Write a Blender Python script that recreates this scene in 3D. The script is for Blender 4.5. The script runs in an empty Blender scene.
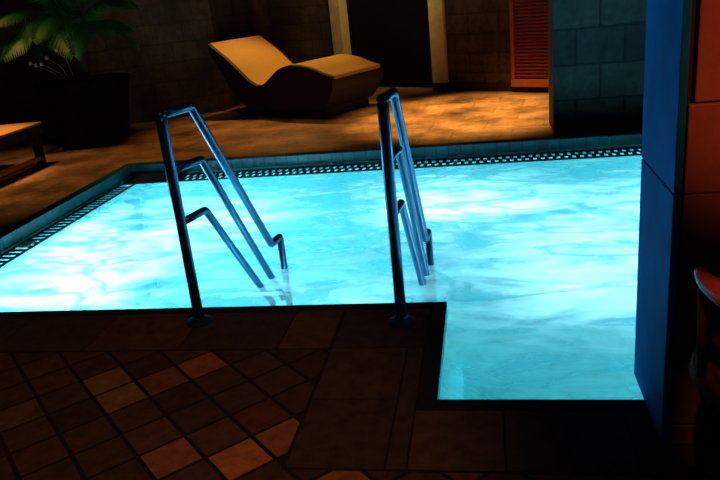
import bpy, bmesh, math, random
from mathutils import Vector, Matrix
random.seed(7)
S = bpy.context.scene
C = S.collection
PI = math.pi

# ------------------------------------------------------------------ helpers
def new_bm(): return bmesh.new()

def add_box(bm, x0, x1, y0, y1, z0, z1, M=None, bev=0.0):
    r = bmesh.ops.create_cube(bm, size=1.0)
    vs = r['verts']
    for v in vs:
        v.co = Vector(((x0+x1)/2 + v.co.x*(x1-x0), (y0+y1)/2 + v.co.y*(y1-y0), (z0+z1)/2 + v.co.z*(z1-z0)))
    if bev > 0:
        es = list({e for v in vs for e in v.link_edges})
        rr = bmesh.ops.bevel(bm, geom=es, offset=bev, segments=2, affect='EDGES', profile=.5)
        vs = list({v for f in rr['faces'] for v in f.verts} | {v for v in vs if v.is_valid})
    if M is not None:
        for v in vs: v.co = M @ v.co

def add_prism(bm, poly, z0, z1, bev=0.0):
    """vertical prism over a ground polygon (counter-clockwise)"""
    lo = [bm.verts.new((p[0], p[1], z0)) for p in poly]
    hi = [bm.verts.new((p[0], p[1], z1)) for p in poly]
    n = len(poly)
    top = bm.faces.new(hi); bm.faces.new(lo[::-1])
    for i in range(n):
        j = (i+1) % n
        bm.faces.new((lo[i], lo[j], hi[j], hi[i]))
    if bev > 0:
        bmesh.ops.bevel(bm, geom=list(top.edges), offset=bev, segments=1, affect='EDGES')

def fillet(pts, r, n=6):
    pts = [Vector(p) for p in pts]
    out = [pts[0]]
    for i in range(1, len(pts)-1):
        a, b, c = pts[i-1], pts[i], pts[i+1]
        d1 = (a-b); d2 = (c-b)
        rr = min(r, d1.length*.45, d2.length*.45)
        p, q = b + d1.normalized()*rr, b + d2.normalized()*rr
        for k in range(n+1):
            t = k/n
            out.append(p*(1-t)**2 + b*2*t*(1-t) + q*t*t)
    out.append(pts[-1])
    return out

def add_tube(bm, pts, r, seg=14, caps=True):
    pts = [Vector(p) for p in pts]
    n = len(pts)
    rs = r if isinstance(r, (list, tuple)) else [r]*n
    ref = None
    rings = []
    for i, p in enumerate(pts):
        t = (pts[min(i+1, n-1)] - pts[max(i-1, 0)]).normalized()
        if ref is None:
            ref = Vector((1, 0, 0)) if abs(t.x) < .8 else Vector((0, 1, 0))
        u = (ref - t*ref.dot(t)).normalized(); ref = u
        w = t.cross(u)
        rings.append([bm.verts.new(p + (u*math.cos(2*PI*k/seg) + w*math.sin(2*PI*k/seg))*rs[i]) for k in range(seg)])
    for a, b in zip(rings, rings[1:]):
        for k in range(seg):
            bm.faces.new((a[k], a[(k+1) % seg], b[(k+1) % seg], b[k]))
    if caps:
        bm.faces.new(rings[0][::-1]); bm.faces.new(rings[-1])

def add_lathe(bm, prof, c=(0, 0, 0), seg=40):
    rings = []
    for (r, z) in prof:
        if r < 1e-5:
            rings.append([bm.verts.new((c[0], c[1], c[2]+z))])
        else:
            rings.append([bm.verts.new((c[0]+r*math.cos(2*PI*k/seg), c[1]+r*math.sin(2*PI*k/seg), c[2]+z)) for k in range(seg)])
    for a, b in zip(rings, rings[1:]):
        for k in range(seg):
            j = (k+1) % seg
            if len(a) == 1 and len(b) > 1: bm.faces.new((a[0], b[j], b[k]))
            elif len(b) == 1 and len(a) > 1: bm.faces.new((a[k], a[j], b[0]))
            elif len(a) > 1: bm.faces.new((a[k], a[j], b[j], b[k]))

def obj(name, bm, m, parent=None, smooth=False, recalc=True):
    if recalc: bmesh.ops.recalc_face_normals(bm, faces=bm.faces[:])
    me = bpy.data.meshes.new(name)
    bm.to_mesh(me); bm.free()
    for mm in (m if isinstance(m, list) else [m]): me.materials.append(mm)
    if smooth:
        for p in me.polygons: p.use_smooth = True
    o = bpy.data.objects.new(name, me); C.objects.link(o)
    if parent: o.parent = parent
    return o

def thing(name, label, cat, loc=(0, 0, 0), rotz=0, group=None):
    o = bpy.data.objects.new(name, None); C.objects.link(o)
    o.location = loc; o.rotation_euler = (0, 0, rotz)
    o.empty_display_size = .1
    o['label'] = label; o['category'] = cat
    if group: o['group'] = group
    return o

def structure(o):
    o['kind'] = 'structure'; return o

def smooth_by_angle(o, ang=35):
    me = o.data
    for p in me.polygons: p.use_smooth = True
    me.set_sharp_from_angle(angle=math.radians(ang))

# ------------------------------------------------------------------ materials
class NT:
    def __init__(s, name):
        s.m = bpy.data.materials.new(name); s.m.use_nodes = True
        s.t = s.m.node_tree; s.t.nodes.clear()
        s.out = s.t.nodes.new('ShaderNodeOutputMaterial')
    def n(s, kind, **kw):
        nd = s.t.nodes.new(kind)
        for k, v in kw.items():
            if k.startswith('i_'): nd.inputs[k[2:].replace('_', ' ')].default_value = v
            else: setattr(nd, k, v)
        return nd
    def l(s, a, b): s.t.links.new(a, b)
    def ramp(s, fac, stops):
        r = s.n('ShaderNodeValToRGB'); cr = r.color_ramp
        while len(cr.elements) < len(stops): cr.elements.new(.5)
        for e, (p, c) in zip(cr.elements, stops):
            e.position = p; e.color = (*c, 1) if len(c) == 3 else c
        s.l(fac, r.inputs[0]); return r.outputs[0]
    def noise(s, scale, detail=4, vec=None, rough=.55, dist=0.0):
        n = s.n('ShaderNodeTexNoise'); n.inputs['Scale'].default_value = scale
        n.inputs['Detail'].default_value = detail; n.inputs['Roughness'].default_value = rough
        n.inputs['Distortion'].default_value = dist
        if vec is not None: s.l(vec, n.inputs['Vector'])
        return n.outputs['Fac']
    def coord(s, scale=(1, 1, 1), rot=(0, 0, 0)):
        c = s.n('ShaderNodeTexCoord'); mp = s.n('ShaderNodeMapping')
        mp.inputs['Scale'].default_value = scale; mp.inputs['Rotation'].default_value = rot
        s.l(c.outputs['Object'], mp.inputs['Vector']); return mp.outputs[0]
    def mix(s, fac, a, b, mode='MIX'):
        x = s.n('ShaderNodeMix', data_type='RGBA', blend_type=mode)
        if hasattr(fac, 'links') or hasattr(fac, 'node'): s.l(fac, x.inputs[0])
        else: x.inputs[0].default_value = fac
        for v, i in ((a, 6), (b, 7)):
            if hasattr(v, 'node'): s.l(v, x.inputs[i])
            else: x.inputs[i].default_value = (*v, 1)
        return x.outputs[2]
    def principled(s, col, rough=.5, metal=0.0, bump=None, bstr=.3, bdist=.01, spec=.5):
        p = s.n('ShaderNodeBsdfPrincipled')
        if hasattr(col, 'node'): s.l(col, p.inputs['Base Color'])
        else: p.inputs['Base Color'].default_value = (*col, 1)
        if hasattr(rough, 'node'): s.l(rough, p.inputs['Roughness'])
        else: p.inputs['Roughness'].default_value = rough
        p.inputs['Metallic'].default_value = metal
        p.inputs['Specular IOR Level'].default_value = spec
        if bump is not None:
            b = s.n('ShaderNodeBump'); b.inputs['Strength'].default_value = bstr; b.inputs['Distance'].default_value = bdist
            s.l(bump, b.inputs['Height']); s.l(b.outputs[0], p.inputs['Normal'])
        s.l(p.outputs[0], s.out.inputs['Surface']); return s.m

def plain(name, col, rough=.5, metal=0.0, var=.25, scale=12, bstr=.15, spec=.5):
    t = NT(name); v = t.coord(); f = t.noise(scale, 4, v)
    a = tuple(c*(1-var) for c in col); b = tuple(min(1, c*(1+var)) for c in col)
    return t.principled(t.ramp(f, [(.3, a), (.7, b)]), rough, metal, f, bstr, .004, spec)

def masonry(name, c1, c2, mortar, bw, bh, msize=.012, rough=.8, axes='XZ', patch=.6, rot=0, spec=.3, bstr=.6, offset=.5):
    t = NT(name)
    c = t.n('ShaderNodeTexCoord')
    sp = t.n('ShaderNodeSeparateXYZ'); t.l(c.outputs['Object'], sp.inputs[0])
    cb = t.n('ShaderNodeCombineXYZ')
    if axes == 'XZ':
        ad = t.n('ShaderNodeMath', operation='ADD'); t.l(sp.outputs[0], ad.inputs[0]); t.l(sp.outputs[1], ad.inputs[1])
        t.l(ad.outputs[0], cb.inputs[0]); t.l(sp.outputs[2], cb.inputs[1])
    else:
        t.l(sp.outputs[0], cb.inputs[0]); t.l(sp.outputs[1], cb.inputs[1])
    mp = t.n('ShaderNodeMapping'); mp.inputs['Rotation'].default_value = (0, 0, rot)
    t.l(cb.outputs[0], mp.inputs[0])
    wob = t.n('ShaderNodeTexNoise'); wob.inputs['Scale'].default_value = 3.0
    t.l(mp.outputs[0], wob.inputs['Vector'])
    wv = t.n('ShaderNodeMix', data_type='VECTOR'); wv.inputs[0].default_value = .03
    t.l(mp.outputs[0], wv.inputs[4]); t.l(wob.outputs['Color'], wv.inputs[5])
    b = t.n('ShaderNodeTexBrick', offset=offset)
    b.inputs['Scale'].default_value = 1.0
    b.inputs['Brick Width'].default_value = bw; b.inputs['Row Height'].default_value = bh
    b.inputs['Mortar Size'].default_value = msize; b.inputs['Mortar Smooth'].default_value = .3
    b.inputs['Color1'].default_value = (*c1, 1); b.inputs['Color2'].default_value = (*c2, 1)
    b.inputs['Mortar'].default_value = (*mortar, 1)
    t.l(wv.outputs[1], b.inputs['Vector'])
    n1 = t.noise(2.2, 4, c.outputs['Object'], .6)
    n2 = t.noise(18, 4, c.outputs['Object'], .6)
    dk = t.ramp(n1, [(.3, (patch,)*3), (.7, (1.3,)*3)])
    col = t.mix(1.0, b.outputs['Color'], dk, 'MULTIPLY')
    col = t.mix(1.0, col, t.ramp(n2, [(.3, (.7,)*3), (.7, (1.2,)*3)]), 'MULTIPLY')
    h = t.n('ShaderNodeMath', operation='MULTIPLY_ADD'); t.l(n2, h.inputs[0]); h.inputs[1].default_value = .5
    inv = t.n('ShaderNodeMath', operation='SUBTRACT'); inv.inputs[0].default_value = 1; t.l(b.outputs['Fac'], inv.inputs[1])
    t.l(inv.outputs[0], h.inputs[2])
    return t.principled(col, rough, 0, h.outputs[0], bstr, .012, spec)

M = {}
M['paver'] = None
# pavers: colour of each tile kept in a colour attribute, weathering from noise
t = NT('paver'); v = t.coord()
att = t.n('ShaderNodeAttribute', attribute_name='tile')
n2 = t.noise(16, 5, v, .65)
col = t.mix(1.0, att.outputs['Color'], t.ramp(n2, [(.3, (.6,)*3), (.7, (1.3,)*3)]), 'MULTIPLY')
M['paver'] = t.principled(col, .75, 0, n2, .35, .006, .25)
M['grout'] = plain('grout', (.02, .016, .014), .95, var=.4)
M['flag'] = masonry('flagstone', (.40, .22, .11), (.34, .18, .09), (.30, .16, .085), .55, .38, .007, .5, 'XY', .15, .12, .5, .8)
M['teal_tile'] = masonry('teal_mosaic_tile', (.02, .19, .21), (.015, .14, .17), (.012, .08, .09), .1, .1, .006, .35, 'XY', .7, 0, .5, .3, 0)
M['dark_tile'] = plain('dark_coping_tile', (.03, .035, .04), .5)
M['stone_wall'] = masonry('brown_stone_wall', (.10, .066, .04), (.065, .046, .03), (.055, .038, .026), .42, .24, .012, .85, 'XZ', .3, bstr=.3)
M['slate'] = masonry('dark_slate_block', (.045, .055, .05), (.022, .03, .036), (.016, .02, .022), .40, .30, .012, .75, 'XZ', .5)
t = NT('red_brown_pier_stone'); v = t.coord()
nA = t.noise(5, 5, v, .6); nB = t.noise(30, 3, v)
M['pier'] = t.principled(t.ramp(nA, [(.3, (.17, .13, .11)), (.55, (.25, .19, .16)), (.75, (.32, .24, .20))]), .7, 0, nB, .3, .006, .3)
M['pool_glow_slab'] = plain('pool_glow_side_slab', (.004, .23, .68), .75, var=.2, scale=4, spec=.03)  # blue pool light on this face put into the base colour
M['mortar'] = plain('pier_mortar', (.018, .013, .012), .9)
M['grate'] = plain('dark_grate_plastic', (.012, .022, .03), .5)
M['pale'] = plain('pale_plastic', (.6, .62, .62), .4)
M['steel'] = plain('dark_steel', (.05, .13, .24), .3, .8, .1, 40, .05)  # blue of the reflected pool light mixed into the metal colour
M['wicker'] = None
t = NT('dark_wicker'); v = t.coord((1, 1, 1))
w1 = t.n('ShaderNodeTexWave', wave_type='BANDS', bands_direction='Z'); w1.inputs['Scale'].default_value = 22; w1.inputs['Distortion'].default_value = .5
w2 = t.n('ShaderNodeTexWave', wave_type='BANDS', bands_direction='X'); w2.inputs['Scale'].default_value = 16
t.l(v, w1.inputs[0]); t.l(v, w2.inputs[0])
mm = t.n('ShaderNodeMath', operation='MULTIPLY'); t.l(w1.outputs['Fac'], mm.inputs[0]); t.l(w2.outputs['Fac'], mm.inputs[1])
M['wicker'] = t.principled(t.ramp(mm.outputs[0], [(0, (.003, .0025, .002)), (1, (.010, .007, .005))]), .6, 0, mm.outputs[0], .5, .008)
M['cushion'] = plain('tan_cushion', (.52, .36, .13), .85, var=.12, scale=60, bstr=.2, spec=.2)
M['sunbed_wood'] = None
def wood(name, a, b, axis='Y', rough=.5, sc=9):
    t = NT(name)
    v = t.coord((1, 1, 1)); w = t.n('ShaderNodeTexWave', wave_type='BANDS', bands_direction={'Y': 'X', 'X': 'Y', 'Z': 'X'}[axis])
    w.inputs['Scale'].default_value = sc; w.inputs['Distortion'].default_value = 5; w.inputs['Detail'].default_value = 3
    t.l(v, w.inputs[0])
    return t.principled(t.ramp(w.outputs['Fac'], [(0, a), (1, b)]), rough, 0, w.outputs['Fac'], .1, .003)
M['sunbed_wood'] = wood('orange_wood', (.38, .19, .08), (.5, .27, .12))
M['dark_wood'] = wood('dark_wood', (.035, .02, .014), (.055, .034, .02), rough=.8)
M['dark_wood'].node_tree.nodes['Principled BSDF'].inputs['Specular IOR Level'].default_value = .1
M['red_wood'] = wood('red_lacquered_wood', (.22, .04, .02), (.40, .085, .04), 'Y', .35)
M['red_wood'].node_tree.nodes['Principled BSDF'].inputs['Specular IOR Level'].default_value = .15
M['shutter'] = wood('red_stained_slats', (.24, .035, .018), (.34, .06, .03), 'X', .5)
M['shutter_rail'] = wood('orange_red_rail', (.40, .10, .05), (.48, .14, .07), 'X', .5)
M['jamb'] = plain('ochre_door_frame', (.62, .48, .20), .7, var=.15, scale=8)
M['door_leaf'] = plain('near_black_door', (.004, .004, .005), .6, spec=.1)
M['leaf'] = None
t = NT('palm_leaf'); v = t.coord(); n = t.noise(6, 3, v)
M['leaf'] = t.principled(t.ramp(n, [(.3, (.008, .07, .008)), (.7, (.02, .17, .015))]), .5)
M['pot'] = plain('charcoal_pot', (.005, .005, .006), .9, spec=.08)
M['soil'] = plain('soil', (.02, .014, .01), .95)
M['fleck'] = plain('pale_speck', (.75, .72, .62), .6)
M['trunk'] = plain('palm_trunk', (.07, .05, .03), .9, var=.5)

# pool basin: pale plaster with faint blotches
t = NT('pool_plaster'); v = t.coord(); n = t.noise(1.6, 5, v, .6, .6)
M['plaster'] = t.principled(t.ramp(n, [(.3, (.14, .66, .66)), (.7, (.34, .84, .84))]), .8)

# water: clear cyan-tinted surface with a milky veil whose pattern imitates ripples of light
t = NT('pool_water')
v = t.coord((.75, 1.5, 1), (0, 0, .2))
cl = t.noise(2.0, 6, v, .6, 1.0)
cl2 = t.noise(3.4, 5, v, .6, .5)
mx = t.n('ShaderNodeMath', operation='MULTIPLY_ADD'); t.l(cl2, mx.inputs[0]); mx.inputs[1].default_value = .35; t.l(cl, mx.inputs[2])
veil = t.ramp(mx.outputs[0], [(.52, (.12,)*3), (.60, (.30,)*3), (.70, (.55,)*3), (.84, (.85,)*3)])
rd = t.noise(1.3, 3, v, .5, 1.0)
ab = t.n('ShaderNodeMath', operation='SUBTRACT'); t.l(rd, ab.inputs[0]); ab.inputs[1].default_value = .5
ab2 = t.n('ShaderNodeMath', operation='ABSOLUTE'); t.l(ab.outputs[0], ab2.inputs[0])
veil = t.mix(1.0, veil, t.ramp(ab2.outputs[0], [(0, (.35,)*3), (.05, (1,)*3)]), 'MULTIPLY')
tr = t.n('ShaderNodeBsdfTransparent'); tr.inputs[0].default_value = (.55, .85, .93, 1)
tl = t.n('ShaderNodeBsdfTranslucent'); tl.inputs[0].default_value = (.97, .98, .98, 1)
m1 = t.n('ShaderNodeMixShader'); t.l(veil, m1.inputs[0]); t.l(tr.outputs[0], m1.inputs[1]); t.l(tl.outputs[0], m1.inputs[2])
gl = t.n('ShaderNodeBsdfGlossy'); gl.inputs['Roughness'].default_value = .06
rip = t.noise(7, 3, v, .5, .4)
bp = t.n('ShaderNodeBump'); bp.inputs['Strength'].default_value = .2; bp.inputs['Distance'].default_value = .03
t.l(rip, bp.inputs['Height']); t.l(bp.outputs[0], gl.inputs['Normal'])
fr = t.n('ShaderNodeFresnel'); fr.inputs['IOR'].default_value = 1.33; t.l(bp.outputs[0], fr.inputs['Normal'])
m2 = t.n('ShaderNodeMixShader'); t.l(fr.outputs[0], m2.inputs[0]); t.l(m1.outputs[0], m2.inputs[1]); t.l(gl.outputs[0], m2.inputs[2])
t.l(m2.outputs[0], t.out.inputs['Surface'])
M['water'] = t.m

# ------------------------------------------------------------------ ground
PX0, PX1 = -3.25, 2.6          # pool sides
PY0, PY1 = 3.10, 6.05          # pool front / back (the back 0.22 m lies under the grate)
NX, NY = -.215, 2.262          # notch towards the viewer
WZ = -.06                      # water level
GX = -3.42                     # outside of left grate

# back and left deck of flagstones
bm = new_bm()
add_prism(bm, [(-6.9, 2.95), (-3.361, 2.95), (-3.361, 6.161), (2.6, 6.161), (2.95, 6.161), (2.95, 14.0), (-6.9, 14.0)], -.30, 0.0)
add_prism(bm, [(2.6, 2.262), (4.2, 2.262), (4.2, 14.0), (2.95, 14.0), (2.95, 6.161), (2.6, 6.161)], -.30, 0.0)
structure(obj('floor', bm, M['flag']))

# near deck: grout bed, slab borders, diagonal pavers
def clip(poly, inside, inter):
    out = []
    for i in range(len(poly)):
        a, b = poly[i-1], poly[i]
        if inside(b):
            if not inside(a): out.append(inter(a, b))
            out.append(b)
        elif inside(a): out.append(inter(a, b))
    return out
def clip_axis(poly, ax, val, keep_less):
    f = (lambda p: p[ax] <= val) if keep_less else (lambda p: p[ax] >= val)
    def it(a, b):
        k = (val-a[ax])/(b[ax]-a[ax]); return (a[0]+k*(b[0]-a[0]), a[1]+k*(b[1]-a[1]))
    return clip(poly, f, it)
bm = new_bm()
lay = bm.loops.layers.float_color.new('tile')
def tile(poly, col, bev=.004, z=0.0):
    if len(poly) < 3: return
    area = sum(poly[i-1][0]*poly[i][1]-poly[i][0]*poly[i-1][1] for i in range(len(poly)))/2
    if abs(area) < 6e-4: return
    n0 = set(bm.faces)
    add_prism(bm, poly, -.03, z, 0)
    for f in set(bm.faces)-n0:
        for lp in f.loops: lp[lay] = (*col, 1)
# weathering: a few newer, redder pavers among the dark ones
BR = {(1, 0): (.36, .18, .075), (1, 1): (.36, .19, .075), (3, 1): (.46, .14, .06), (2, 1): (.30, .11, .055), (1, 4): (.46, .16, .085), (-1, 0): (.2, .12, .07),
      (2, 5): (.72, .24, .08), (3, 5): (.46, .16, .08), (2, 4): (.17, .085, .055), (3, 7): (.45, .14, .05), (0, -1): (.15, .075, .035), (3, 4): (.17, .06, .035), (5, 8): (.3, .1, .04), (0, 5): (.26, .1, .05)}
T = .176; G = .008
r2 = math.sqrt(.5)
rnd = random.Random(11)
for i in range(-40, 40):
    for j in range(-40, 40):
        u0, v0 = .299 + i*T, -2.915 + j*T
        sq = [(u0+G, v0+G), (u0+T-G, v0+G), (u0+T-G, v0+T-G), (u0+G, v0+T-G)]
        # u along (1,1)/sqrt2, v along (1,-1)/sqrt2
        P = [((u+w)*r2, (u-w)*r2) for (u, w) in sq][::-1]
        cx = sum(p[0] for p in P)/4; cy = sum(p[1] for p in P)/4
        if cx < -4.2 or cx > 2.2 or cy < -.2 or cy > 2.9: continue
        k = rnd.random()
        base = (.10, .06, .042) if k < .5 else (.13, .07, .045) if k < .85 else (.16, .08, .048)
        k2 = .8 + .4*rnd.random()
        col = tuple(c*k2 for c in base)
        if (i, j) in BR: col = BR[(i, j)]
        p1 = clip_axis(clip_axis(P, 0, -.70, True), 1, 2.645, True)
        tile(p1, col)
        p2 = clip_axis(clip_axis(P, 0, -.70, False), 1, 1.845, True)
        tile(p2, col)
def slab(x0, x1, y0, y1, col):
    g = .004
    k = .85 + .3*rnd.random()
    tile([(x0+g, y0+g), (x1-g, y0+g), (x1-g, y1-g), (x0+g, y1-g)], tuple(c*k for c in col))
sl = (.085, .055, .04); sl2 = (.15, .085, .05); dk = (.030, .030, .034)
x = -4.2; i = 0
while x < -.70-.01:
    x1 = min(x+.4667, -.70)
    slab(x, x1, 2.655, 3.03, [sl, sl, sl2, sl, sl, sl2, sl, sl2][i % 8]); x = x1; i += 1
slab(-.69, -.29, 2.655, 3.03, sl)
slab(-.69, -.36, 2.26, 2.655, dk if False else sl)
slab(-.69, -.36, 1.855, 2.26, sl)
slab(-.36, -.29, 1.855, 2.655, sl)
slab(-.29, .02, 1.855, 2.19, sl2)
slab(.02, .42, 1.855, 2.19, sl2)
slab(.42, 1.0, 1.855, 2.19, sl)
slab(1.0, 2.2, 1.855, 2.19, sl)
# thin dark nosing strip round the pool edge
slab(-4.2, NX, 3.03, PY0, dk)
slab(-.29, NX, NY, 3.03, dk)
slab(-.29, 2.6, 2.19, NY, dk)
n0 = set(bm.faces)
add_prism(bm, [(-4.3, -.3), (2.6, -.3), (2.6, NY-.001), (NX-.001, NY-.001), (NX-.001, PY0-.001), (-4.3, PY0-.001)], -.30, -.0025)
for f in set(bm.faces)-n0:
    f.material_index = 1
    for lp in f.loops: lp[lay] = (.02, .016, .014, 1)
structure(obj('floor', bm, [M['paver'], M['grout']]))

# raised curb behind the back and left grates: teal tiled face, stone top
CZ = .082
bm = new_bm()
add_prism(bm, [(-3.262, 2.95), (-3.262, 6.056), (2.6, 6.056), (2.6, 6.16), (-3.36, 6.16), (-3.36, 2.95)][::-1], -.30, CZ, .006)
bm.normal_update()
for f in bm.faces:
    f.material_index = 1 if f.normal.z > .5 else 0
structure(obj('trim_1', bm, [M['teal_tile'], M['flag']]))

# ------------------------------------------------------------------ pool
pool = thing('swimming_pool', 'glowing turquoise swimming pool with milky swirling water, lit from below', 'pool', (0, 0, 0))
bm = new_bm()
D = -1.15
ring = [(PX0, PY0), (NX, PY0), (NX, NY), (PX1, NY), (PX1, PY1), (PX0, PY1)]
for i in range(6):
    a, b = ring[i], ring[(i+1) % 6]
    bm.faces.new([bm.verts.new((a[0], a[1], -.006)), bm.verts.new((b[0], b[1], -.006)), bm.verts.new((b[0], b[1], D)), bm.verts.new((a[0], a[1], D))])
for q in ([(PX0, PY0), (PX1, PY0), (PX1, PY1), (PX0, PY1)], [(NX, NY), (PX1, NY), (PX1, PY0), (NX, PY0)]):
    bm.faces.new([bm.verts.new((p[0], p[1], D)) for p in q])
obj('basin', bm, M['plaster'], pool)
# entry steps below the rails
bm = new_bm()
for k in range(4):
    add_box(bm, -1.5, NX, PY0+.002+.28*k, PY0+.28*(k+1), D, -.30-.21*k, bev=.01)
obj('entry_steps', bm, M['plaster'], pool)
bm = new_bm()
e = .002
NGX = 60
bm.faces.new([bm.verts.new((p[0], p[1], WZ)) for p in [(PX0+e, PY0+e), (NX+e, PY0+e), (NX+e, NY+e), (PX1-e, NY+e), (PX1-e, PY1-e), (PX0+e, PY1-e)]])
obj('water_surface', bm, M['water'], pool)

# overflow grates: lattice with two staggered rows of slots
def grate(name, label, L, W, loc, rotz, solid=0.0, pitch=.062, slot_rows=True):
    g = thing(name, label, 'grate', loc, rotz, 'overflow grates round the pool')
    bm = new_bm()
    z0, z1 = -.007, 0.0
    rails = [(0, .035), (W*.5-.008, W*.5+.008), (W-.03, W)] if slot_rows else [(0, .022), (W-.022, W)]
    for (a, b) in rails: add_box(bm, 0, L, a, b, z0, z1)
    n = int((L-solid)/pitch)
    for k in range(n):
        x = solid + k*pitch
        if slot_rows:
            add_box(bm, x, x+pitch*.5, .03, W*.5, z0+.0005, z1-.0005)
            add_box(bm, x+pitch*.5, x+pitch, W*.5, W-.03, z0+.0005, z1-.0005)
        else:
            add_box(bm, x, x+pitch*.5, .012, W-.012, z0+.0005, z1-.0005)
    obj('lattice', bm, M['grate'], g)
    if solid > 0:
        bm = new_bm(); add_box(bm, .002, solid-.004, .002, W-.002, z0, z1+.004, bev=.003)
        obj('cover_plate', bm, M['dark_tile'], g)
    return g
grate('overflow_grate', 'dark slotted overflow grate running along the back edge of the pool', 5.84, .25, (-3.255, 5.80, -.028), 0, solid=.555)
gl_ = grate('overflow_grate', 'dark toothed overflow grate running along the left edge of the pool', 2.72, .15, (-3.10, 3.06, -.02), PI/2, pitch=.07, slot_rows=False)
bm = new_bm(); add_box(bm, -.06, .06, -.04, .04, 0, .012, bev=.005)
lid = obj('skimmer_tab', bm, M['pale'])
lid.location = (-3.175, 4.22, -.0195); lid.rotation_euler = (0, 0, PI/2)
lid['label'] = 'small pale tab lying on the left overflow grate'; lid['category'] = 'pool fitting'

# ------------------------------------------------------------------ handrails
def handrail(label, loc, ang):
    h = thing('pool_handrail', label, 'handrail', loc, ang, 'pool entry handrails')
    # local x runs into the pool
    bm = new_bm()
    add_tube(bm, [(0, 0, 0), (0, 0, .97), (0, 0, 1.0)], .025)
    obj('post', bm, M['steel'], h, True)
    bm = new_bm(); add_lathe(bm, [(0, 0), (.062, 0), (.062, .008), (.05, .016), (.03, .02), (.027, .034), (0, .034)])
    o = obj('base_flange', bm, M['steel'], h); smooth_by_angle(o)
    bm = new_bm()
    add_tube(bm, fillet([(-.012, 0, 1.005), (.225, 0, 1.0), (.735, 0, .125), (.835, 0, .135), (.835, 0, -.55)], .014, 4), .021)
    obj('top_rail', bm, M['steel'], h, True)
    bm = new_bm()
    add_tube(bm, fillet([(0, 0, .755), (.235, 0, .745), (.72, 0, -.12), (.78, 0, -.23)], .014, 4), .019)
    obj('middle_rail', bm, M['steel'], h, True)
    bm = new_bm()
    add_tube(bm, fillet([(0, 0, .505), (.195, 0, .505), (.60, 0, -.12), (.66, 0, -.21)], .014, 4), .019)
    obj('lower_rail', bm, M['steel'], h, True)
    bm = new_bm()
    bmesh.ops.create_uvsphere(bm, u_segments=16, v_segments=8, radius=.026, matrix=Matrix.Translation((0, 0, 1.003)))
    obj('post_cap', bm, M['steel'], h, True)
    return h
handrail('left of the two dark steel three-bar handrails leading into the pool', (-1.394, 2.93, 0), math.atan2(.971, .24))
handrail('right of the two dark steel three-bar handrails, near the inner corner of the deck', (-.409, 2.89, 0), math.atan2(.996, .085))

# ------------------------------------------------------------------ stone piers
# near pier: stacked blocks, each course 0.249 m
pier = thing('stone_pier', 'red-brown stone block pier on the right, its pool side glowing blue', 'pillar', (.502, 2.0, 0))
bm = new_bm(); add_box(bm, .02, 1.3, .02, .41, 0, 3.2)
obj('core', bm, M['mortar'], pier)
cz = [0, .075, .324, .571, .82, 1.069, 1.50, 1.80, 2.15, 2.5, 2.85, 3.2]
k = 0
for a, b in zip(cz, cz[1:]):
    ins = .024 if b < 1.08 else .040
    cuts = [ins, .42, .86, 1.3] if k % 2 else [ins, .64, 1.3]
    for c0, c1 in zip(cuts, cuts[1:]):
        bm = new_bm()
        add_box(bm, c0+.002, c1-.002, .0 if b < 1.08 else .008, .43, a+.002, b-.002, bev=.004)
        obj('block', bm, M['pier'], pier)
    k += 1
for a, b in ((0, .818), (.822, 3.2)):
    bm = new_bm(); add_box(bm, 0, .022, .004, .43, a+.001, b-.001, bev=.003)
    o = obj('side_slab', bm, M['pool_glow_slab'], pier); o['label'] = 'smooth slab on the pool side, blue pool glow put into its colour'
# far pillar of slate blocks
fp = thing('stone_pillar', 'dark slate-blue stone pillar at the back edge of the pool', 'pillar', (.605, 6.64, 0))
bm = new_bm(); add_box(bm, 0, 1.15, 0, .5, 0, 3.2, bev=.01)
obj('shaft', bm, M['slate'], fp)

# ------------------------------------------------------------------ back wall, turned 31.6 degrees
TH = math.radians(31.6)
WP = (-.53, 9.82)
def wall_root(o):
    o.location = (WP[0], WP[1], 0); o.rotation_euler = (0, 0, -TH); return o
# local x along the wall, local y into the wall
JL0, JL1, JR0, JR1 = -1.93, -1.72, -.16, .07
bm = new_bm()
add_box(bm, -3.5, JL1-.18, 0, .35, 0, 3.4)
add_box(bm, JR0+.12, 4.2, 0, .35, 0, 3.4)
add_box(bm, JL1-.18, JR0+.12, 0, .35, 2.25, 3.4)
structure(wall_root(obj('wall_back', bm, M['stone_wall'])))
d = bpy.data.objects.new('door_1', None); C.objects.link(d); structure(wall_root(d))
for (a, b) in ((JL0, JL1), (JR0, JR1)):
    bm = new_bm(); add_box(bm, a, b, -.05, .12, .10, 2.25, bev=.008); obj('door_jamb', bm, M['jamb'], d)
    bm = new_bm(); add_box(bm, a-.005, b+.005, -.055, .12, 0, .10, bev=.004); obj('jamb_plinth', bm, M['dark_wood'], d)
bm = new_bm(); add_box(bm, JL0, JR1, -.05, .12, 2.25, 2.45, bev=.008); obj('door_head', bm, M['jamb'], d)
bm = new_bm(); add_box(bm, JL1, JR0, .16, .21, .004, 2.25); dl = obj('door_leaf', bm, M['door_leaf'], d)
bm = new_bm(); add_tube(bm, [(JR0-.1, .13, .95), (JR0-.1, .13, 1.25)], .012); obj('door_handle', bm, M['steel'], dl, True)
bm = new_bm(); add_box(bm, -2.95, JL0-.01, -.02, .0, 0, .10); add_box(bm, JR1+.01, 4.2, -.02, .0, 0, .10)
structure(wall_root(obj('baseboard_back', bm, M['dark_wood'])))

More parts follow.
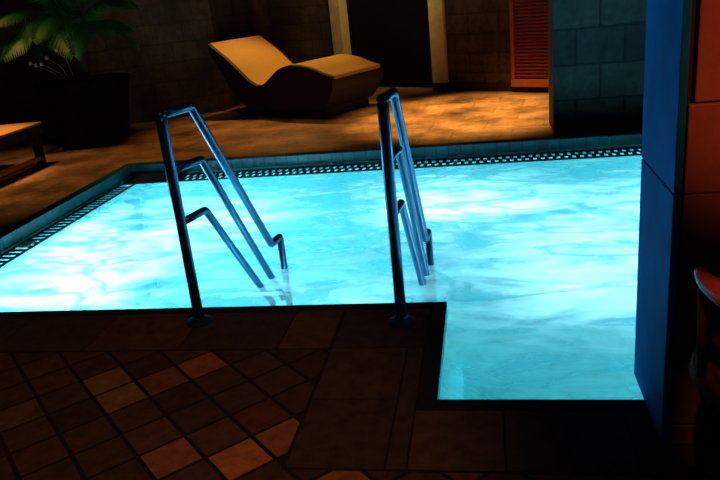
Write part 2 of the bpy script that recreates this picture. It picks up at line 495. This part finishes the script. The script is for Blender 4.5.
# red slatted shutter panel on the wall
sh = thing('slatted_panel', 'red slatted wooden panel on the back wall beside the slate pillar', 'shutter panel')
sh.location = (WP[0]+math.cos(TH)*1.06+math.sin(TH)*-.03, WP[1]-math.sin(TH)*1.06-math.cos(TH)*.03, 0); sh.rotation_euler = (0, 0, -TH)
SW = 1.15
bm = new_bm()
z = .20; 
while z < 2.1:
    Mx = Matrix.Translation((0, -.02, z)) @ Matrix.Rotation(math.radians(-28), 4, 'X')
    add_box(bm, .03, SW-.03, -.024, .024, -.006, .006, Mx); z += .042
obj('slats', bm, M['shutter'], sh)
for (a, b) in ((0, .05), (SW-.05, SW)):
    bm = new_bm(); add_box(bm, a, b, -.055, .02, .11, 2.2, bev=.005); obj('stile', bm, M['shutter'], sh)
bm = new_bm(); add_box(bm, .0, SW, -.065, .02, .07, .16, bev=.006); obj('bottom_rail', bm, M['shutter_rail'], sh)
bm = new_bm(); add_box(bm, .0, SW, -.065, .02, 2.12, 2.24, bev=.006); obj('top_rail', bm, M['shutter_rail'], sh)
bm = new_bm(); add_box(bm, .03, SW-.03, -.012, .0, .12, 2.15); obj('back_board', bm, M['shutter'], sh)

# left wall
bm = new_bm(); add_prism(bm, [(-6.6, 8.0), (-3.52, 9.46), (-3.72, 9.72), (-6.9, 8.25)], 0, 3.4)
structure(obj('wall_left', bm, M['stone_wall']))
bm = new_bm(); add_prism(bm, [(-3.525, 9.47), (-3.33, 11.52), (-3.6, 11.6), (-3.725, 9.73)], 0, 3.4)
structure(obj('wall_left', bm, M['stone_wall']))
bm = new_bm(); add_box(bm, -6.9, -6.6, 2.95, 7.98, 0, 3.4)
structure(obj('wall_left', bm, M['stone_wall']))

# ------------------------------------------------------------------ wave lounger
A28 = math.radians(28)
ch = thing('wave_lounger', 'wide wave-shaped lounger with tan cushion and dark woven sides, before the doorway', 'lounger', (-1.883, 8.193, 0), -A28)
prof = [(-1.80, .905), (-1.62, .785), (-1.44, .665), (-1.21, .475), (-1.10, .405), (-1.0, .375), (-.90, .395), (-.77, .475), (-.65, .555), (-.54, .595), (-.40, .612), (-.26, .602), (-.08, .565), (.06, .512), (.17, .485), (.20, .475)]
def spline(p, n=5):
    out = []
    for i in range(len(p)-1):
        p0 = Vector(p[max(i-1, 0)]); p1 = Vector(p[i]); p2 = Vector(p[i+1]); p3 = Vector(p[min(i+2, len(p)-1)])
        for k in range(n):
            t_ = k/n
            out.append(.5*((2*p1)+(p2-p0)*t_+(2*p0-5*p1+4*p2-p3)*t_**2+(3*p1-p0-3*p2+p3)*t_**3))
    out.append(Vector(p[-1])); return out
sp_ = spline(prof)
def ribbon(bm, pts, lo, y0, y1, off=0.0):
    """solid between curve pts (s,z)+off and lower curve lo(s)"""
    top, bot = [], []
    for p in pts:
        top.append((bm.verts.new((p[0], y0, p[1]+off)), bm.verts.new((p[0], y1, p[1]+off))))
        q = lo(p); bot.append((bm.verts.new((q[0], y0, q[1])), bm.verts.new((q[0], y1, q[1]))))
    n = len(pts)
    for i in range(n-1):
        bm.faces.new((top[i][0], top[i+1][0], top[i+1][1], top[i][1]))
        bm.faces.new((bot[i][0], bot[i][1], bot[i+1][1], bot[i+1][0]))
        bm.faces.new((top[i][0], bot[i][0], bot[i+1][0], top[i+1][0]))
        bm.faces.new((top[i][1], top[i+1][1], bot[i+1][1], bot[i][1]))
    for i in (0, n-1): bm.faces.new((top[i][0], top[i][1], bot[i][1], bot[i][0]))
def belly(p):
    s = p[0]
    # underside: swoops up under the head and the foot
    pts = [(-1.80, .84), (-1.5, .36), (-1.3, .16), (-1.15, .10), (.0, .10), (.1, .20), (.20, .36)]
    for (a, za), (b, zb) in zip(pts, pts[1:]):
        if s <= b+1e-6:
            k = (s-a)/(b-a); return (s, min(za+(zb-za)*k, p[1]-.05))
    return (s, min(.36, p[1]-.05))
bm = new_bm(); ribbon(bm, sp_, belly, 0, 1.0, -.012)
o = obj('woven_body', bm, M['wicker'], ch); smooth_by_angle(o, 40)
bm = new_bm(); ribbon(bm, sp_, lambda p: (p[0], p[1]-.01), .045, .955, .028)
o = obj('cushion', bm, M['cushion'], ch); smooth_by_angle(o, 40)
for y0, nm in ((0.0, 'n'), (.95, 'f')):
    bm = new_bm(); ribbon(bm, sp_, lambda p: (p[0], p[1]-.02), y0, y0+.05, .022)
    o = obj('edge_rim', bm, M['wicker'], ch); smooth_by_angle(o, 40)
bm = new_bm(); add_box(bm, -1.28, .0, .07, .93, 0, .13, bev=.01)
obj('plinth', bm, M['wicker'], ch)

# ------------------------------------------------------------------ flat wooden sunbed at left edge
sb = thing('sunbed', 'low flat-topped orange wooden sunbed at the left edge of the picture', 'sunbed', (-4.5, 6.72, 0))
# local: x negative to the left, y negative towards viewer
for k in range(7):
    bm = new_bm(); add_box(bm, -.76+k*.109, -.76+k*.109+.104, -1.9, .0, .425, .45, bev=.004)
    obj('top_slat', bm, M['sunbed_wood'], sb)
bm = new_bm()
for (a, b, c, d_) in ((-.76, .0, -.05, -.005), (-.76, .0, -1.895, -1.85), (-.76, -.715, -1.85, -.05), (-.045, .0, -1.85, -.05)):
    add_box(bm, a+.002, b-.002, c, d_, .33, .425)
obj('frame', bm, M['dark_wood'], sb)
for (a, b) in ((-.07, -.07), (-.69, -.07), (-.07, -1.83), (-.69, -1.83)):
    bm = new_bm(); add_box(bm, a-.035, a+.035, b-.035, b+.035, 0, .33, bev=.005); obj('leg', bm, M['dark_wood'], sb)
for a in (-.07, -.69):
    bm = new_bm(); add_box(bm, a-.03, a+.03, -1.795, -.105, .07, .11, bev=.004); obj('stretcher', bm, M['sunbed_wood'], sb)

# ------------------------------------------------------------------ potted palm
pp = thing('potted_palm', 'green palm with arching fronds in a dark pot, far left', 'plant', (-4.55, 7.75, 0))
bm = new_bm(); add_lathe(bm, [(0, 0), (.36, 0), (.40, .05), (.50, .66), (.53, .68), (.53, .74), (.48, .74), (.46, .66), (0, .66)])
pot = obj('pot', bm, M['pot'], pp); smooth_by_angle(pot)
bm = new_bm(); add_lathe(bm, [(0, .685), (.3, .68), (.455, .662)]); obj('soil', bm, M['soil'], pot)
bm = new_bm(); add_tube(bm, [(0, 0, .67), (.02, .01, .85), (.0, .02, 1.05), (-.02, .0, 1.2)], [.09, .075, .06, .045]); obj('stem', bm, M['trunk'], pp, True)
def frond(ang, length, rise, droop, zb):
    bm = new_bm()
    pts = []
    n = 16
    for i in range(n+1):
        s = i/n
        pts.append(Vector((math.cos(ang)*length*s, math.sin(ang)*length*s, zb + rise*s*2.0*(1-s*.5) - droop*s*s)))
    add_tube(bm, pts, [.010*(1-.8*i/n) for i in range(n+1)], 6)
    side = Vector((-math.sin(ang), math.cos(ang), 0))
    for i in range(2, n+1):
        for sg in (-1, 1):
            for sub in (0, .5):
                p = pts[i] if sub == 0 or i == n else (pts[i]+pts[i+1])/2
                tdir = (pts[min(i+1, n)]-pts[i-1]).normalized()
                ll = .34*math.sin(PI*min(1, (i+sub)/n*.86+.12))+.05
                dd = (side*sg*.8 + tdir*.75 + Vector((0, 0, -.25))).normalized()
                wv = tdir.cross(dd).normalized().cross(dd)*.017
                q = p + dd*ll*.5 + Vector((0, 0, .015)); e_ = p + dd*ll - Vector((0, 0, .06*ll/.3))
                a_ = bm.verts.new(p); b_ = bm.verts.new(q+wv); c_ = bm.verts.new(e_); d_ = bm.verts.new(q-wv)
                bm.faces.new((a_, b_, c_, d_))
    return obj('frond', bm, M['leaf'], pp, recalc=False)
for k in range(13):
    a = k*2*PI/13 + random.uniform(-.2, .2)
    frond(a, random.uniform(.8, 1.15)*(.72 if math.sin(a) > .2 else 1), random.uniform(.35, .75), random.uniform(.25, .7), 1.15)
frond(math.radians(-75), .85, .75, .15, 1.15); frond(math.radians(-110), .9, .6, .3, 1.15)
for (x, y, z) in ((-.46, -.2, .98), (-.36, -.26, .96), (-.26, -.3, .97), (-.2, -.28, 1.03), (-.05, -.3, 1.10)):  # small pale star-shaped specks on thin stalks among the fronds
    bm = new_bm()
    for q in range(5):
        aa = q*2*PI/5
        c0 = Vector((x, y, z))
        dd = Vector((math.cos(aa)*.6, -.3, math.sin(aa)*.6)); sd = Vector((-math.sin(aa), 0, math.cos(aa)))*.012
        bm.faces.new([bm.verts.new(c0), bm.verts.new(c0+dd*.022+sd), bm.verts.new(c0+dd*.045), bm.verts.new(c0+dd*.022-sd)])
    add_tube(bm, [(x, y, z), (x*.6, y*.6, z-.12), (x*.35, y*.35, .70)], .0016, 6)
    o = obj('speck', bm, M['fleck'], pp); o['label'] = 'small pale blossom'

# ------------------------------------------------------------------ round-backed red chair at right edge
rc = thing('tub_chair', 'round-backed chair with glossy red-brown curved arm rail at the right edge, before the stone pier', 'chair', (.752, 1.685, 0))
R = .255
def arc(a0, a1, z, r=R, n=24, dz=0.0):
    return [(r*math.cos(a0+(a1-a0)*i/n), r*math.sin(a0+(a1-a0)*i/n), z+dz*i/n) for i in range(n+1)]
bm = new_bm()
pts = arc(math.radians(172), math.radians(368), .71)
add_tube(bm, pts, [.012+.02*min(1, i/4.0)*min(1, (24-i)/4.0) for i in range(25)], 14)
obj('arm_rail', bm, M['red_wood'], rc, True)
bm = new_bm(); add_lathe(bm, [(0, .40), (.25, .40), (.262, .42), (.255, .445), (0, .45)]); o = obj('seat', bm, M['dark_wood'], rc); smooth_by_angle(o)
for a in (182, 225, 270, 315, 358):
    q = math.radians(a)
    bm = new_bm(); add_tube(bm, [(math.cos(q)*.245, math.sin(q)*.245, .43), (math.cos(q)*R, math.sin(q)*R, .695)], .012); obj('spindle', bm, M['dark_wood'], rc, True)
for a in (135, 225, 315, 45):
    q = math.radians(a)
    bm = new_bm(); add_tube(bm, [(math.cos(q)*.25, math.sin(q)*.25, 0), (math.cos(q)*.2, math.sin(q)*.2, .41)], [.015, .02]); obj('leg', bm, M['dark_wood'], rc, True)

# ------------------------------------------------------------------ lights
def aim(o, tgt): o.rotation_euler = (Vector(tgt)-o.location).to_track_quat('-Z', 'Y').to_euler()
def spot(loc, tgt, e, col, size=70, blend=.8, rad=.08):
    l = bpy.data.lights.new('spot_light', 'SPOT'); l.energy = e; l.color = col; l.spot_size = math.radians(size); l.spot_blend = blend; l.shadow_soft_size = rad
    o = bpy.data.objects.new('spot_light', l); C.objects.link(o); o.location = loc; aim(o, tgt); return o
def area(loc, tgt, e, col, sx, sy, spread=180):
    l = bpy.data.lights.new('underwater_light', 'AREA'); l.energy = e; l.color = col; l.shape = 'RECTANGLE'; l.size = sx; l.size_y = sy; l.spread = math.radians(spread)
    o = bpy.data.objects.new('underwater_light', l); C.objects.link(o); o.location = loc; aim(o, tgt); return o
W1 = (1, .52, .18)
spot((.15, 8.1, 3.0), (-.15, 8.0, 0), 1300, (1, .54, .12), 56)
spot((-2.7, 9.6, 3.0), (-2.5, 8.7, .4), 285, (1, .46, .10), 64)
spot((-4.7, 6.0, 3.0), (-4.6, 6.2, 0), 165, (1, .50, .13), 66)
spot((-2.7, 8.0, 3.0), (-2.4, 7.35, 0), 55, (1, .44, .12), 56)
spot((-1.1, 8.7, 3.0), (-1.3, 10.3, 1.3), 130, (1, .70, .30), 58)  # wash added to brighten the door jambs, no fixture
spot((-3.3, 7.6, 3.0), (-4.1, 9.05, 1.25), 34, (1, .62, .30), 60)
spot((-2.4, 9.9, 3.0), (-2.75, 11.1, 1.7), 36, (1, .50, .20), 50)
spot((.62, .4, 3.2), (-1.5, 2.0, 0), 82, (1, .48, .22), 48)
spot((1.7, .5, 2.3), (1.0, 2.0, 1.38), 145, (1, .11, .028), 28, .3)
spot((.1, .6, 2.4), (.56, 1.58, .70), 85, (1, .2, .06), 7)  # narrow red spot added only to redden the chair arm
spot((-4.4, 6.6, 3.0), (-4.55, 7.45, 1.5), 75, (.75, 1, .5), 15)
spot((-4.85, 6.3, 2.7), (-4.85, 6.15, .45), 290, (1, .50, .13), 32)  # extra spot added to brighten the sunbed top
# underwater lamps: on the pool walls, pointing across, and unseen floor ones added to light the veil from below
PC = (.41, .82, 1.0)
area((-2.4, PY0+.03, -.55), (-2.3, 6, -.9), 34, PC, .5, .3)
area((-.9, PY0+.03, -.35), (-.9, 6, -.6), 20, PC, .8, .2)
area((PX0+.03, 4.6, -.5), (0, 4.6, -.9), 36, PC, .8, .3)
area((PX1-.03, 4.7, -.5), (-2, 4.7, -.8), 40, PC, .8, .3)
for (x, y, e_) in ((-2.6, 3.7, 5), (-1.9, 4.7, 7), (-.9, 4.0, 12), (-.3, 4.9, 11), (.55, 4.5, 6), (1.6, 4.8, 5), (.45, 3.55, 6), (1.15, 3.6, 4.5)):
    area((x, y, -1.14), (x, y, 1), e_, PC, .3, .3, 84)

w = bpy.data.worlds.new('night'); S.world = w; w.use_nodes = True
w.node_tree.nodes['Background'].inputs[0].default_value = (.012, .012, .02, 1)
w.node_tree.nodes['Background'].inputs[1].default_value = .3

# ------------------------------------------------------------------ camera
cam = bpy.data.cameras.new('camera'); co = bpy.data.objects.new('camera', cam); C.objects.link(co)
f = 714.0
cam.sensor_width = 36; cam.lens = f/720*36; cam.clip_start = .05; cam.clip_end = 100
roll = math.atan(.105); yaw = math.radians(11.0); pitch = math.atan(254/714)
dv = Vector((-math.sin(yaw)*math.cos(pitch), math.cos(yaw)*math.cos(pitch), -math.sin(pitch)))
r0 = dv.cross(Vector((0, 0, 1))).normalized(); u0 = r0.cross(dv)
cr = math.cos(roll)*r0 - math.sin(roll)*u0; cu = math.cos(roll)*u0 + math.sin(roll)*r0
mat = Matrix((( cr.x, cu.x, -dv.x, 0), (cr.y, cu.y, -dv.y, 0), (cr.z, cu.z, -dv.z, 0), (0, 0, 0, 1)))
co.matrix_world = Matrix.Translation((0, 0, 1.45)) @ mat
S.camera = co

S.view_settings.view_transform = 'Standard'; S.view_settings.look = 'None'
S.view_settings.gamma = 1; S.view_settings.use_curve_mapping = False
S.view_settings.exposure = 0.0
S.cycles.use_denoising = True
S.cycles.max_bounces = 10; S.cycles.transparent_max_bounces = 12
